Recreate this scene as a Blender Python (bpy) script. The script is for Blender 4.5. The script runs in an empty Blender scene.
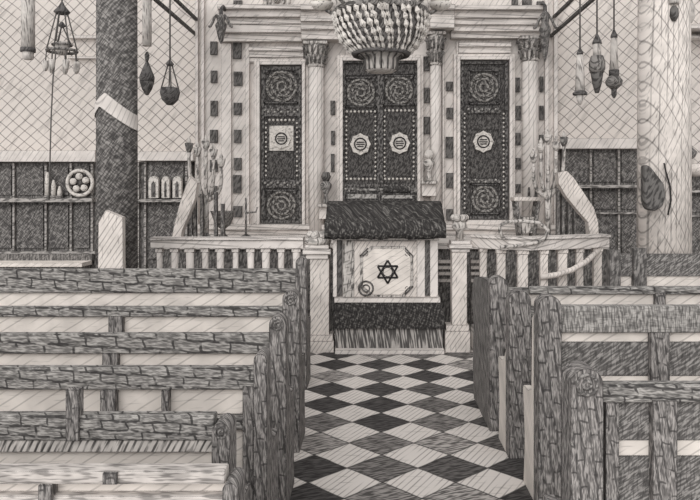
import bpy, bmesh, math, random
from mathutils import Vector, Matrix
random.seed(7)
C = bpy.context.scene.collection
F, H, VX, VY = 700.0, 2.0, 375.0, 190.0      # focal length in px, eye height, vanishing point

def PX(x, Y): return (x - VX) * Y / F
def PZ(y, Y): return H - (y - VY) * Y / F
def at(x, y, Y): return Vector((PX(x, Y), Y, PZ(y, Y)))

# ------------------------------------------------------------------ mesh helper
class MB:
    def __init__(self): self.bm = bmesh.new()
    def box(self, x0, x1, y0, y1, z0, z1):
        x0, x1 = sorted((x0, x1)); y0, y1 = sorted((y0, y1)); z0, z1 = sorted((z0, z1))
        v = [self.bm.verts.new(p) for p in ((x0,y0,z0),(x1,y0,z0),(x1,y1,z0),(x0,y1,z0),(x0,y0,z1),(x1,y0,z1),(x1,y1,z1),(x0,y1,z1))]
        for f in ((0,3,2,1),(4,5,6,7),(0,1,5,4),(1,2,6,5),(2,3,7,6),(3,0,4,7)): self.bm.faces.new([v[i] for i in f])
        return self
    def pbox(self, xa, xb, ya, yb, Y, d0, d1):          # a box whose front face spans these places at distance Y
        return self.box(PX(xa,Y), PX(xb,Y), Y+d0, Y+d1, PZ(ya,Y), PZ(yb,Y))
    def prism(self, pts, d0, d1, plane='XZ'):
        def P(p, d): return (p[0], d, p[1]) if plane == 'XZ' else ((d, p[0], p[1]) if plane == 'YZ' else (p[0], p[1], d))
        a = [self.bm.verts.new(P(p, d0)) for p in pts]; b = [self.bm.verts.new(P(p, d1)) for p in pts]
        n = len(pts)
        self.bm.faces.new(a); self.bm.faces.new(list(reversed(b)))
        for i in range(n): self.bm.faces.new((a[i], b[i], b[(i+1)%n], a[(i+1)%n]))
        return self
    def lathe(self, c, prof, n=20, axis='Z', closed=False):
        c = Vector(c); rings = []
        for r, h in prof:
            ring = []
            for k in range(n):
                a = 2*math.pi*k/n
                if axis == 'Z': p = Vector((r*math.cos(a), r*math.sin(a), h))
                elif axis == 'Y': p = Vector((r*math.cos(a), h, r*math.sin(a)))
                else: p = Vector((h, r*math.cos(a), r*math.sin(a)))
                ring.append(self.bm.verts.new(c+p))
            rings.append(ring)
        for i in range(len(rings)-1):
            for k in range(n): 
                f = self.bm.faces.new((rings[i][k], rings[i][(k+1)%n], rings[i+1][(k+1)%n], rings[i+1][k])); f.smooth = True
        if closed:
            for k in range(n):
                f = self.bm.faces.new((rings[-1][k], rings[-1][(k+1)%n], rings[0][(k+1)%n], rings[0][k])); f.smooth = True
        else:
            self.bm.faces.new(rings[0]); self.bm.faces.new(rings[-1])
        return self
    def ring(self, c, R, r, axis='Z', n=24, m=6):
        return self.lathe(c, [(R+r*math.cos(2*math.pi*j/m), r*math.sin(2*math.pi*j/m)) for j in range(m)], n, axis, True)
    def ball(self, c, r, n=10, m=6, sz=1.0):
        return self.lathe(c, [(max(r*math.sin(math.pi*j/m), r*.02), -r*sz*math.cos(math.pi*j/m)) for j in range(m+1)], n)
    def tube(self, pts, r, n=6, r1=None):
        pts = [Vector(p) for p in pts]; rings = []
        r1 = r if r1 is None else r1
        for i, p in enumerate(pts):
            t = (pts[min(i+1,len(pts)-1)] - pts[max(i-1,0)]).normalized()
            up = Vector((0,1,0)) if abs(t.y) < .9 else Vector((1,0,0))
            u = t.cross(up).normalized(); w = t.cross(u)
            rr = r + (r1-r)*i/(len(pts)-1)
            rings.append([self.bm.verts.new(p + rr*(math.cos(2*math.pi*k/n)*u + math.sin(2*math.pi*k/n)*w)) for k in range(n)])
        for i in range(len(rings)-1):
            for k in range(n):
                f = self.bm.faces.new((rings[i][k], rings[i][(k+1)%n], rings[i+1][(k+1)%n], rings[i+1][k])); f.smooth = True
        self.bm.faces.new(rings[0]); self.bm.faces.new(rings[-1])
        return self

def wloc(o):
    v = Vector((0,0,0))
    while o: v += o.location; o = o.parent
    return v
def obj(name, mb, mat, parent=None, bevel=0, label=None):
    bm = mb.bm
    bmesh.ops.recalc_face_normals(bm, faces=bm.faces)
    if parent: off = wloc(parent)
    else:
        xs = [v.co for v in bm.verts]
        off = Vector(((min(v.x for v in xs)+max(v.x for v in xs))/2, (min(v.y for v in xs)+max(v.y for v in xs))/2, min(v.z for v in xs)))
    bmesh.ops.translate(bm, verts=bm.verts, vec=-off)
    me = bpy.data.meshes.new(name); bm.to_mesh(me); bm.free()
    me.materials.append(mat)
    o = bpy.data.objects.new(name, me); C.objects.link(o)
    if parent: o.parent = parent
    else: o.location = off
    if bevel:
        m = o.modifiers.new('bevel', 'BEVEL'); m.width = bevel; m.segments = 2; m.limit_method = 'ANGLE'
    if label: o['label'] = label
    return o
def tag(o, label, cat, group=None):
    o['label'] = label; o['category'] = cat
    if group: o['group'] = group
    return o
def thing(name, label, cat, loc, group=None):
    o = bpy.data.objects.new(name, None); C.objects.link(o); o.location = loc
    o.empty_display_size = .1
    return tag(o, label, cat, group)
def struct(name, mb, mat):
    o = obj(name, mb, mat); o['kind'] = 'structure'; return o

# ------------------------------------------------------------------ pen-and-ink materials
def lin(c):
    return tuple(((v/255)/12.92 if v/255 <= .04045 else ((v/255+.055)/1.055)**2.4) for v in c) + (1,)
PAPER = (207, 200, 195); INK = (46, 44, 44)

class NT:
    def __init__(self, m): self.t = m.node_tree; self.n = self.t.nodes; self.l = self.t.links
    def math(self, op, a, b=None, c=None, clamp=False):
        n = self.n.new('ShaderNodeMath'); n.operation = op; n.use_clamp = clamp
        for i, v in enumerate((a, b, c)):
            if v is None: continue
            if isinstance(v, (int, float)): n.inputs[i].default_value = v
            else: self.l.new(v, n.inputs[i])
        return n.outputs[0]
    def dot(self, vec, d):
        n = self.n.new('ShaderNodeVectorMath'); n.operation = 'DOT_PRODUCT'
        self.l.new(vec, n.inputs[0])
        if isinstance(d, tuple): n.inputs[1].default_value = d
        else: self.l.new(d, n.inputs[1])
        return n.outputs['Value']
    def comb(self, x, y):
        n = self.n.new('ShaderNodeCombineXYZ')
        for i, v in enumerate((x, y)):
            if isinstance(v, (int, float)): n.inputs[i].default_value = v
            else: self.l.new(v, n.inputs[i])
        return n.outputs[0]
    def noise(self, vec, scale=1, detail=1.0):
        n = self.n.new('ShaderNodeTexNoise'); n.inputs['Scale'].default_value = scale; n.inputs['Detail'].default_value = detail
        self.l.new(vec, n.inputs['Vector']); return n.outputs['Fac']
    def step(self, v, lo, hi):
        n = self.n.new('ShaderNodeMapRange'); n.interpolation_type = 'SMOOTHSTEP'
        self.l.new(v, n.inputs[0]); n.inputs[1].default_value = lo; n.inputs[2].default_value = hi
        return n.outputs[0]
    def mix(self, fac, a, b):
        n = self.n.new('ShaderNodeMix'); n.data_type = 'RGBA'
        if isinstance(fac, (int, float)): n.inputs[0].default_value = fac
        else: self.l.new(fac, n.inputs[0])
        for i, v in ((6, a), (7, b)):
            if isinstance(v, tuple): n.inputs[i].default_value = v
            else: self.l.new(v, n.inputs[i])
        return n.outputs[2]

def start(name, front=False):
    m = bpy.data.materials.new(name); m.use_nodes = True
    g = NT(m); b = g.n['Principled BSDF']; b.inputs['Roughness'].default_value = .9
    b.inputs['Specular IOR Level'].default_value = .08
    geo = g.n.new('ShaderNodeNewGeometry')
    # one skewed pair of drawing axes that works on fronts, sides and tops alike
    u = g.dot(geo.outputs['Position'], (1, .25, .02) if front else (1, .62, .13)); v = g.dot(geo.outputs['Position'], (.02, 0, 1) if front else (.05, -.78, 1))
    return m, g, b, geo, u, v
def rot(g, u, v, deg):
    a = math.radians(deg); c, s = math.cos(a), math.sin(a)
    al = g.math('ADD', g.math('MULTIPLY', u, c), g.math('MULTIPLY', v, s))
    ac = g.math('ADD', g.math('MULTIPLY', u, -s), g.math('MULTIPLY', v, c))
    return al, ac
def layer(g, u, v, L):
    """one set of pen strokes -> mask. n: loose noise strokes, l: ruled hatching, b: board joints"""
    kind, deg, across, along, lo, hi, amt = L
    al, ac = rot(g, u, v, deg)
    if kind == 'n':
        k = g.noise(g.comb(g.math('MULTIPLY', al, along), g.math('MULTIPLY', ac, across)), 1, 1.5)
        k = g.step(k, lo, hi)
    elif kind == 'l':
        wob = g.noise(g.comb(g.math('MULTIPLY', al, along*.5), g.math('MULTIPLY', ac, across*.22)), 1, 1)
        ph = g.math('ADD', g.math('MULTIPLY', ac, across*6.2832), g.math('MULTIPLY', wob, 4.0))
        k = g.step(g.math('SINE', ph), lo, hi)
        brk = g.noise(g.comb(g.math('MULTIPLY', al, along), g.math('MULTIPLY', ac, across)), 1, 1)
        k = g.math('MULTIPLY', k, g.step(brk, .36, .54))
    else:
        wob = g.noise(g.comb(g.math('MULTIPLY', al, along*1.7), g.math('MULTIPLY', ac, across*.8)), 1, 1)
        n = g.n.new('ShaderNodeTexBrick'); g.l.new(g.comb(g.math('ADD', al, g.math('MULTIPLY', wob, .25/along)), g.math('ADD', ac, g.math('MULTIPLY', wob, .5/across))), n.inputs['Vector'])
        n.inputs['Scale'].default_value = 1; n.inputs['Brick Width'].default_value = 1/along; n.inputs['Row Height'].default_value = 1/across
        n.inputs['Mortar Size'].default_value = lo; n.inputs['Mortar Smooth'].default_value = .4
        k = g.math('MULTIPLY', n.outputs['Fac'], g.step(g.noise(g.comb(al, ac), along*3, 1), .34, .5))
    return g.math('MULTIPLY', k, amt)
def ink_edges(g, geo, r, amt):
    bv = g.n.new('ShaderNodeBevel'); bv.samples = 4; bv.inputs['Radius'].default_value = r
    d = g.dot(bv.outputs[0], geo.outputs['Normal'])
    return g.math('MULTIPLY', g.step(g.math('SUBTRACT', 1.0, d), .02, .16), amt)
def pen(name, base, layers, edge=None, ink=INK, grain=.12, gs=14, edge_ink=None, front=False):
    m, g, b, geo, u, v = start(name, front)
    col = lin(base)
    if grain or not layers:
        k = g.noise(g.comb(u, v), gs, 3)
        col = g.mix(g.step(k, .3, .7), tuple(c*(1-grain) for c in lin(base)[:3])+(1,), tuple(min(1, c*(1+grain)) for c in lin(base)[:3])+(1,))
    for L in layers: col = g.mix(layer(g, u, v, L), col, lin(ink))
    if edge: col = g.mix(ink_edges(g, geo, *edge), col, lin(edge_ink or INK))
    g.l.new(col, b.inputs['Base Color'])
    return m

M = {}
M['stone']   = pen('pale_stone', PAPER, [('l',52,14,2.2,.70,.98,.34), ('n',60,34,5,.60,.72,.22)], (.013,.85), gs=3)
M['stone_lined'] = pen('lined_stone', PAPER, [('l',0,15,.8,.50,.98,.50), ('n',40,30,5,.56,.70,.35)], (.015,.85), gs=3)
M['marble']  = pen('marble', (208,200,194), [('l',52,24,3,.50,.98,.50), ('n',80,40,8,.58,.70,.35)], (.012,.9), gs=4)
M['column_marble'] = pen('column_marble', (208,200,194), [('l',64,15,2.2,.80,.99,.45), ('l',-62,9,1.6,.88,.99,.45), ('l',88,17,1.2,.72,.99,.5), ('n',78,60,8,.54,.66,.4)], (.012,.9), gs=4, front=True)
M['shaft_stone'] = pen('shaft_stone', PAPER, [('l',60,16,2.2,.60,.98,.40), ('l',89,15,1,.6,.98,.35)], (.013,.85), gs=3, front=True)
M['grey']    = pen('grey_stone', (190,184,179), [('n',75,38,7,.48,.62,.75), ('n',20,32,7,.54,.64,.5)], (.013,.9), gs=4)
M['inlay']   = pen('dark_inlay', (104,101,99), [('n',60,36,9,.46,.60,.75)], (.012,.85))
M['carved']  = pen('carved_wood', (112,109,107), [('n',65,34,18,.44,.56,.85)], (.014,.9), ink=(42,40,40))
M['carved_deep'] = pen('carved_wood_ground', (100,97,95), [('n',62,50,14,.42,.58,.8), ('n',-30,46,16,.48,.62,.5)], (.014,.9), ink=(40,38,38))
M['bead']    = pen('worn_carving', (160,156,152), [('n',50,34,22,.48,.60,.65)], (.008,.6))
M['plaque']  = pen('pale_plaque', (200,194,188), [('n',20,34,22,.56,.64,.5)], (.012,.85))
M['dark']    = pen('dark_wood', (138,134,131), [('n',80,46,10,.40,.58,.70), ('n',40,42,11,.46,.62,.55)], (.012,.6), ink=(52,50,50))
M['darkcol'] = pen('dark_marble', (138,134,131), [('n',52,50,10,.40,.58,.72), ('n',-40,48,11,.44,.60,.60), ('n',20,10,9,.56,.64,.35)], (.011,.6), ink=(52,50,50), front=True)
M['darkline']= pen('screen_moulding', (166,161,157), [('n',10,36,8,.46,.58,.7)], (.012,.8))
M['black']   = pen('black_cloth', (112,109,106), [('n',70,50,16,.34,.54,.85), ('n',-20,44,16,.42,.58,.7)], (.01,.5), ink=(40,38,38))
M['roundel'] = pen('roundel_carving', (146,142,138), [('n',50,34,22,.44,.58,.75)], (.008,.6), ink=(40,38,38))
def pew_mats(k, suffix):
    def S(Ls): return [(a,d,ac*k,al*k,lo if a!='b' else lo/k,hi,am) for a,d,ac,al,lo,hi,am in Ls]
    e = lambda r, a: (r/k, a)
    P = {}
    P['rail']  = pen('pew_rail_wood'+suffix, (166,162,158), S([('n',2,84,15,.40,.60,.62), ('n',-9,110,24,.48,.64,.42), ('n',0,16,5,.54,.66,.30), ('b',0,15,5.6,.009,0,.85)]), e(.010,1.0), ink=(52,50,50))
    P['railv'] = pen('pew_rail_upright_grain'+suffix, (168,164,160), S([('n',84,90,16,.40,.60,.66), ('n',4,90,22,.50,.64,.4), ('n',0,22,5,.52,.64,.3)]), e(.010,1.0), ink=(52,50,50))
    P['hatch'] = pen('hatched_wood'+suffix, (190,184,179), S([('l',58,26,6,.05,.75,.85), ('n',60,40,6,.52,.62,.5)]), e(.009,.95))
    P['post']  = pen('pew_post_wood'+suffix, (156,151,148), S([('n',87,95,14,.40,.60,.66), ('n',72,90,20,.50,.64,.42), ('n',90,20,4,.54,.66,.3), ('b',90,18,6,.008,0,.7)]), e(.012,1.0), ink=(52,50,50))
    P['panel'] = pen('pew_dark_panel'+suffix, (148,144,141), S([('n',34,80,13,.38,.58,.72), ('n',80,80,16,.48,.64,.5)]), e(.010,.9), ink=(50,48,48))
    P['paleboard'] = pen('pew_pale_board'+suffix, (212,204,197), S([('l',32,17,3.0,.80,.99,.34), ('n',6,60,5,.62,.72,.25)]), e(.010,.9), gs=5)
    P['seat']  = pen('pew_seat_wood'+suffix, (194,187,182), S([('n',3,70,9,.46,.62,.55), ('n',0,18,3,.54,.66,.35)]), e(.010,.9))
    return P
PEW = [(99, pew_mats(.75,'_far')), (5.5, pew_mats(1.0,'')), (3.9, pew_mats(1.3,'_mid')), (3.0, pew_mats(1.7,'_near'))]
def pm(Y):
    r = None
    for lim, P in PEW:
        if Y < lim: r = P
    return r
M.update(PEW[1][1])
M['step']    = pen('ribbed_plinth', (172,167,163), [('n',90,44,3.5,.40,.54,.85)], (.011,.9))
M['glass']   = pen('lamp_glass', (196,190,185), [('n',88,50,7,.52,.64,.65)], (.010,.95))
M['metal']   = pen('dark_lamp_metal', (104,101,100), [('n',40,50,14,.46,.6,.7)], None)
M['wire']    = pen('chain_wire', (96,93,91), [], None, grain=0)
M['crystal'] = pen('crystal', (214,208,202), [('n',70,40,24,.58,.68,.7)], (.008,.9))
M['basket']  = pen('chandelier_basket', (128,124,122), [('n',70,40,14,.44,.58,.8)], (.01,.8))
M['brass']   = pen('brass', (140,136,133), [('n',60,46,14,.46,.58,.75)], (.009,.9))
M['ink']     = pen('ink_line', (52,50,50), [], None, grain=0)
M['leaf']    = pen('branch_metal', (136,132,129), [('n',60,44,12,.46,.58,.7)], (.009,.9))

def lattice_mat():
    m, g, b, geo, u, v = start('lattice_wall')
    col = g.mix(layer(g, u, v, ('n',50,14,2,.54,.68,.22)), lin((206,198,192)), lin(INK))
    x = g.dot(geo.outputs['Position'], (1,.3,0)); z = g.dot(geo.outputs['Position'], (0,0,1))
    wob = g.noise(g.comb(x, z), 1.6, 1)
    for s, per in ((.86, .19), (-.94, .175)):
        t = g.math('ADD', g.math('ADD', g.math('MULTIPLY', x, s), z), g.math('MULTIPLY', wob, .10))
        fr = g.math('FRACT', g.math('DIVIDE', t, per))
        d = g.math('MULTIPLY', g.math('ABSOLUTE', g.math('SUBTRACT', fr, .5)), per)
        k = g.math('SUBTRACT', 1.0, g.step(d, .004, .014))
        brk = g.step(g.noise(g.comb(g.math('MULTIPLY', x, s), z), 2.3, 1), .24, .44)
        col = g.mix(g.math('MULTIPLY', g.math('MULTIPLY', k, brk), .62), col, lin((70,67,66)))
    g.l.new(col, b.inputs['Base Color']); return m
M['lattice'] = lattice_mat()

def floor_mat():
    m, g, b, geo, u, v = start('chequered_floor')
    d = .506; X0, Y0 = -.454, 5.534
    sep = g.n.new('ShaderNodeSeparateXYZ'); g.l.new(geo.outputs['Position'], sep.inputs[0])
    wob = g.noise(g.comb(sep.outputs[0], sep.outputs[1]), 4, 1)
    wb = g.math('MULTIPLY', g.math('SUBTRACT', wob, .5), .07)
    a = g.math('ADD', g.math('DIVIDE', g.math('SUBTRACT', sep.outputs[0], X0), d), wb)
    c = g.math('DIVIDE', g.math('SUBTRACT', sep.outputs[1], Y0), d*.985)
    p = g.math('ADD', g.math('ADD', a, c), .5); q = g.math('ADD', g.math('SUBTRACT', a, c), .5)
    fp, fq = g.math('FLOOR', p), g.math('FLOOR', q)
    par = g.math('ABSOLUTE', g.math('MODULO', g.math('ADD', fp, fq), 2.0))
    wn = g.n.new('ShaderNodeTexWhiteNoise'); wn.noise_dimensions = '2D'; g.l.new(g.comb(fp, fq), wn.inputs['Vector'])
    rnd = wn.outputs['Value']
    dark = g.mix(g.step(rnd, .25, 1.0), lin((84,81,80)), lin((176,170,166)))
    x, y = sep.outputs[0], sep.outputs[1]
    dark = g.mix(layer(g, x, y, ('n',24,60,9,.42,.58,.8)), dark, lin((44,42,42)))
    light = g.mix(layer(g, x, y, ('l',62,22,2,.55,.98,.55)), lin(PAPER), lin((84,80,79)))
    light = g.mix(layer(g, x, y, ('n',0,30,4,.60,.7,.3)), light, lin((84,80,79)))
    col = g.mix(par, dark, light)
    for t in (p, q):
        e = g.math('MULTIPLY', g.math('ABSOLUTE', g.math('SUBTRACT', g.math('FRACT', g.math('ADD', t, .5)), .5)), 1.0)
        col = g.mix(g.math('MULTIPLY', g.math('SUBTRACT', 1.0, g.step(e, .010, .032)), .8), col, lin((60,58,57)))
    g.l.new(col, b.inputs['Base Color']); return m
M['floor'] = floor_mat()

# ------------------------------------------------------------------ setting
YW = 11.3
struct('floor', MB().box(-9.5, 8.5, -1.0, 13, -.1, 0), M['floor'])
struct('wall_left', MB().box(-9.5, PX(196,YW)-.01, YW+.12, YW+.4, 0, 6.0), M['lattice'])
struct('wall_right', MB().box(PX(557,YW)+.01, 8.5, YW+.12, YW+.4, 0, 6.0), M['lattice'])
wb = struct('wall_back', MB().pbox(196, 557, -60, 314, YW, 0, .4), M['stone'])
# wall details, all part of the wall itself
def wpart(name, mb, mat): return obj(name, mb, mat, wb)
b = MB()
for xa, xb in ((196,199),(202,205),(222,232),(246,250),(346,348)): b.pbox(xa, xb, 44 if xa > 215 else -60, 236, YW, -.06, .02)
for xa, xb in ((442,444),(456,458),(509,511),(544,548),(553,557)): b.pbox(xa, xb, 42 if xa < 540 else -60, 236, YW, -.06, .02)
wpart('wall_strip', b, M['stone'])
b = MB()
blocks = [(211,218,[(42,55),(71,83),(101,116),(130,143),(160,172),(186,197)]),
          (234,242,[(1,8),(42,59),(72,86),(103,115),(130,143),(158,170),(175,193),(206,217)]),
          (331,335,[(101,115),(131,145),(154,172)]),
          (424,429.5,[(57,71),(88,103),(117,134)]),
          (446,454,[(82,91),(108,119),(137,158),(173,188),(209,220)]),
          (512,520,[(78,92),(106,120),(133,145),(158,169),(184,193)]),
          (539,543,[(77,92),(106,120),(135,148)]), (511,517,[(0,10)]), (522,531,[(0,10)]), (537,541,[(2,9)])]
for xa, xb, ys in blocks:
    for ya, yb in ys: b.pbox(xa+random.uniform(-.6,.6), xb+random.uniform(-.6,.6), ya, yb, YW, -.045, .02)
wpart('block_inlay', b, M['inlay'])
b = MB()
for (xa, xb, rows) in ((222,304,[(-60,-20,.1),(10,14,.34),(14,21,.28),(21,27,.22),(27,35,.2),(35,43,.13)]),
                       (303,346,[(11,16,.42),(16,22,.34),(22,27,.40),(27,34,.34),(34,43,.28)]),
                       (428,452,[(11,16,.42),(16,22,.34),(22,33,.36)]),
                       (450,541,[(11,15,.36),(15,22,.28),(22,28,.24),(28,34,.20),(34,40,.14)]),
                       (458,510,[(44,48,.12),(48,54,.08),(54,59,.055)]), (250,304,[(48,52,.12),(52,58,.08),(58,63,.055)]),
                       (196,557,[(224,229,.20),(229,234,.14),(234,240,.26)])):
    for ya, yb, d in rows: b.pbox(xa, xb, ya, yb, YW, -d, .02)
wpart('moulding', b, M['stone_lined'])
b = MB(); c = at(277, 0, YW)
b.ring(c+Vector((0,-.02,0)), .19, .035, 'Y').ring(c+Vector((0,-.02,0)), .11, .03, 'Y').ball(c+Vector((0,-.02,0)), .06)
wpart('medallion', b, M['grey'])
# ledges over the wooden screens, gallery beams and tie beams
b = MB().pbox(-60, 98, 151, 162, YW-.1, -.12, .2); struct('trim_1', b, M['stone'])
b = MB().pbox(137, 195, 152, 161, YW-.1, -.12, .2); struct('trim_2', b, M['stone'])
b = MB().pbox(558, 640, 139, 149, YW-.1, -.12, .2); struct('trim_3', b, M['stone'])
for i, (x, y, xe) in enumerate(((194,33,-1),(197,20,-1),(551,36,1),(554,17,1))):
    p = at(x, y, 11.28); struct('trim_%d' % (4+i), MB().box(p.x-.02, p.x+.02, 7.4, 11.4, p.z-.022, p.z+.022), M['inlay'])
struct('trim_8', MB().box(-9.4, 8.4, 9.1, 9.3, 5.1, 5.35), M['darkline'])
struct('trim_9', MB().box(-9.4, 8.4, 7.5, 7.7, 5.1, 5.35), M['darkline'])
struct('trim_10', MB().pbox(70, 98, 36, 39, YW+.1, -.06, .05).pbox(70, 98, 57, 59, YW+.1, -.06, .05), M['stone'])
struct('trim_11', MB().pbox(668, 760, 30, 34, YW+.1, -.4, .05).pbox(668, 760, 38, 41, YW+.1, -.2, .05), M['stone_lined'])

# ------------------------------------------------------------------ ark doors
def carved_door(x0, x1, y0, y1, label, panels, group=None, plates=True):
    """panels: list of (kind, xa, xb, ya, yb)"""
    Y = YW - .02
    base = at((x0+x1)/2, y1, Y)
    t = thing('carved_door', label, 'door', base, group)
    obj('door_board', MB().pbox(x0, x1, y0, y1, Y, -.05, .01), M['carved_deep'], t)
    fr = MB(); w = 3
    fr.pbox(x0, x0+w, y0, y1, Y, -.09, -.05).pbox(x1-w, x1, y0, y1, Y, -.09, -.05)
    fr.pbox(x0+w, x1-w, y0, y0+w, Y, -.09, -.05).pbox(x0+w, x1-w, y1-w, y1, Y, -.09, -.05)
    obj('door_frame', fr, M['carved'], t)
    for kind, xa, xb, ya, yb in panels:
        cx, cy = (xa+xb)/2, (ya+yb)/2; s = Y/F
        if kind == 'roundel':
            c = at(cx, cy, Y) + Vector((0,-.055,0)); R = min(xb-xa, yb-ya)/2*s
            q = MB().ring(c, R*.86, R*.10, 'Y').ring(c, R*.56, R*.07, 'Y').ring(c, R*.26, R*.09, 'Y')
            for k in range(8):
                a = 2*math.pi*k/8+.2
                q.tube([c+Vector((math.cos(a+.5*j)*R*(.3+.17*j),0,math.sin(a+.5*j)*R*(.3+.17*j))) for j in range(4)], R*.045, 5)
            ro = obj('roundel', q, M['roundel'], t)
            q = MB()
            q.pbox(xa, xb, ya, ya+1.2, Y, -.085, -.05).pbox(xa, xb, yb-1.2, yb, Y, -.085, -.05)
            q.pbox(xa, xa+1.2, ya, yb, Y, -.085, -.05).pbox(xb-1.2, xb, ya, yb, Y, -.085, -.05)
            for sx in (-1,1):
                for sz in (-1,1): q.ball(c+Vector((sx*R*.84,0,sz*R*.84)), R*.13)
            obj('panel_border', q, M['carved'], t)
        elif kind == 'beads':
            q = MB(); n = max(3, int((xb-xa)/3.6))
            for k in range(n): q.ball(at(xa+(xb-xa)*(k+.5)/n, cy, Y)+Vector((0,-.06,0)), .021, 8, 4)
            obj('bead_row', q, M['plaque'], t)
        elif kind == 'vbeads':
            q = MB(); n = max(3, int((yb-ya)/4.4))
            for k in range(n): q.ball(at(cx, ya+(yb-ya)*(k+.5)/n, Y)+Vector((0,-.06,0)), .018, 8, 4)
            obj('bead_row', q, M['plaque'], t)
        elif kind == 'plaque':
            c = at(cx, cy, Y); R = (xb-xa)/2*s
            pts = [(c.x+R*(1 if k%2==0 else .88)*math.cos(math.pi*k/8), c.z+R*1.05*(1 if k%2==0 else .88)*math.sin(math.pi*k/8)) for k in range(16)]
            pl = obj('plaque', MB().prism(pts, Y-.095, Y-.05), M['plaque'], t, label='pale scalloped plaque')
            q = MB().ring(c+Vector((0,-.10,0)), R*.55, R*.07, 'Y', 20, 5)
            for dz, w in ((.18,.34),(-.02,.4),(-.22,.3)): q.box(c.x-R*w, c.x+R*w, Y-.105, Y-.09, c.z+R*dz-R*.05, c.z+R*dz+R*.05)
            obj('plaque_mark', q, M['ink'], pl)
        elif kind == 'band':
            q = MB().pbox(xa, xb, ya, yb, Y, -.08, -.05)
            bd = obj('cross_band', q, M['carved'], t)
            q = MB(); n = int((xb-xa)/3.2)
            for k in range(n): q.ball(at(xa+(xb-xa)*(k+.5)/n, cy+(1 if k%2 else -1), Y)+Vector((0,-.085,0)), .02, 8, 4)
            obj('band_carving', q, M['bead'], bd)
        elif kind == 'pale':
            obj('plaque_ground', MB().pbox(xa, xb, ya, yb, Y, -.07, -.05), M['plaque'], t, label='pale square behind the plaque')
        elif kind == 'panel':
            q = MB().pbox(xa, xb, ya, yb, Y, -.065, -.05)
            obj('raised_panel', q, M['carved_deep'], t)
    return t
carved_door(262, 302, 67, 223, 'leftmost tall carved dark door, single leaf with two roundels and a plaque',
    [('roundel',265,299,70,104), ('band',264,300,106,117), ('vbeads',265,268,121,178), ('vbeads',296,299,121,178), ('beads',268,296,119,122),
     ('panel',270,294,152,178), ('pale',270,294,126,151), ('plaque',272,292,128,150), ('band',264,300,180,188), ('roundel',265,299,190,221)])
carved_door(342, 380, 61, 212, 'left leaf of the carved double door behind the reading desk',
    [('roundel',345,377,78,108), ('beads',345,377,110,114), ('vbeads',345,348,115,178), ('vbeads',374,377,115,178), ('panel',350,372,158,176),
     ('plaque',350,371,133,156), ('beads',345,377,177,181), ('panel',346,376,65,76), ('band',344,378,184,196)])
carved_door(380, 418, 61, 212, 'right leaf of the carved double door behind the reading desk',
    [('roundel',383,415,76,106), ('beads',383,415,109,113), ('vbeads',383,386,115,178), ('vbeads',412,415,115,178), ('panel',388,410,158,176),
     ('plaque',389,410,132,155), ('beads',383,415,177,181), ('panel',384,414,65,75), ('band',382,416,184,196)])
carved_door(460, 507, 62, 219, 'rightmost tall carved dark door, single leaf with wide frame',
    [('roundel',468,499,71,105), ('band',466,500,108,114), ('panel',470,498,117,130), ('plaque',472,493,131,153), ('panel',470,498,156,178),
     ('vbeads',502,504,112,210), ('vbeads',463,465,112,210), ('band',466,500,179,183), ('roundel',470,499,184,214)])
def door_surround(x0, x1, y0, y1, w=7):
    w = w; q = MB(); 
    for k, d in ((w,.10),(w-3,.16)):
        q.pbox(x0-k, x0-k+3.2, y0-k, y1+3, YW, -d, .02).pbox(x1+k-3.2, x1+k, y0-k, y1+3, YW, -d, .02).pbox(x0-k+3.2, x1+k-3.2, y0-k, y0-k+3.2, YW, -d+.004, .02)
    q.pbox(x0-w, x1+w, y1+.5, y1+6, YW, -.14, .02)
    wpart('door_surround', q, M['stone'])
door_surround(262,302,67,223); door_surround(342,418,61,212,5); door_surround(460,507,62,219)

# ------------------------------------------------------------------ engaged columns on the ark wall
def engaged(label, xs, cap, shaft_y, basey=240, cap_out=4):
    xa, xb = xs; Yc = YW-.12; s = Yc/F; cx = PX((xa+xb)/2, Yc); r = (xb-xa)/2*s
    t = thing('engaged_column', label, 'column', (cx, Yc, PZ(basey, Yc)))
    z0, z1 = PZ(basey, Yc), PZ(shaft_y, Yc)
    obj('shaft', MB().lathe((cx,Yc,0), [(r,z0+.1),(r*.96,z1)], 16), M['shaft_stone'], t)
    obj('base', MB().lathe((cx,Yc,0), [(r*1.25,z0),(r*1.25,z0+.05),(r*1.05,z0+.08),(r*1.15,z0+.12),(r,z0+.15)], 16), M['stone_lined'], t)
    zt = PZ(cap, Yc); R = r + cap_out*s
    cp = obj('capital', MB().lathe((cx,Yc,0), [(r*.98,z1),(r*1.1,z1+.03),(r*1.02,z1+.06),(r*1.1,z1+(zt-z1)*.5),(R,zt-.05)], 16).box(cx-R, cx+R, Yc-R, YW, zt-.05, zt), M['grey'], t)
    q = MB()
    for row in range(2):
        n = 12
        for k in range(n):
            a = 2*math.pi*(k+.5*row)/n; rr = r*1.08+row*.03; zz = z1+.05+row*(zt-z1)*.40
            q.tube([(cx+math.cos(a)*rr, Yc+math.sin(a)*rr, zz), (cx+math.cos(a)*(rr+.01), Yc+math.sin(a)*(rr+.01), zz+(zt-z1)*.25), (cx+math.cos(a)*(rr+.05), Yc+math.sin(a)*(rr+.05), zz+(zt-z1)*.32)], .018, 5)
    obj('leaf_carving', q, M['leaf'], cp)
engaged('pale engaged column with leafy capital between left door and double door', (308,324), 43, 68)
engaged('slim pale engaged column with capital right of the double door', (430,441), 33, 66)
engaged('pale engaged column with dark carved capital at far right of stone wall', (522,538), 38, 62, 228)

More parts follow.
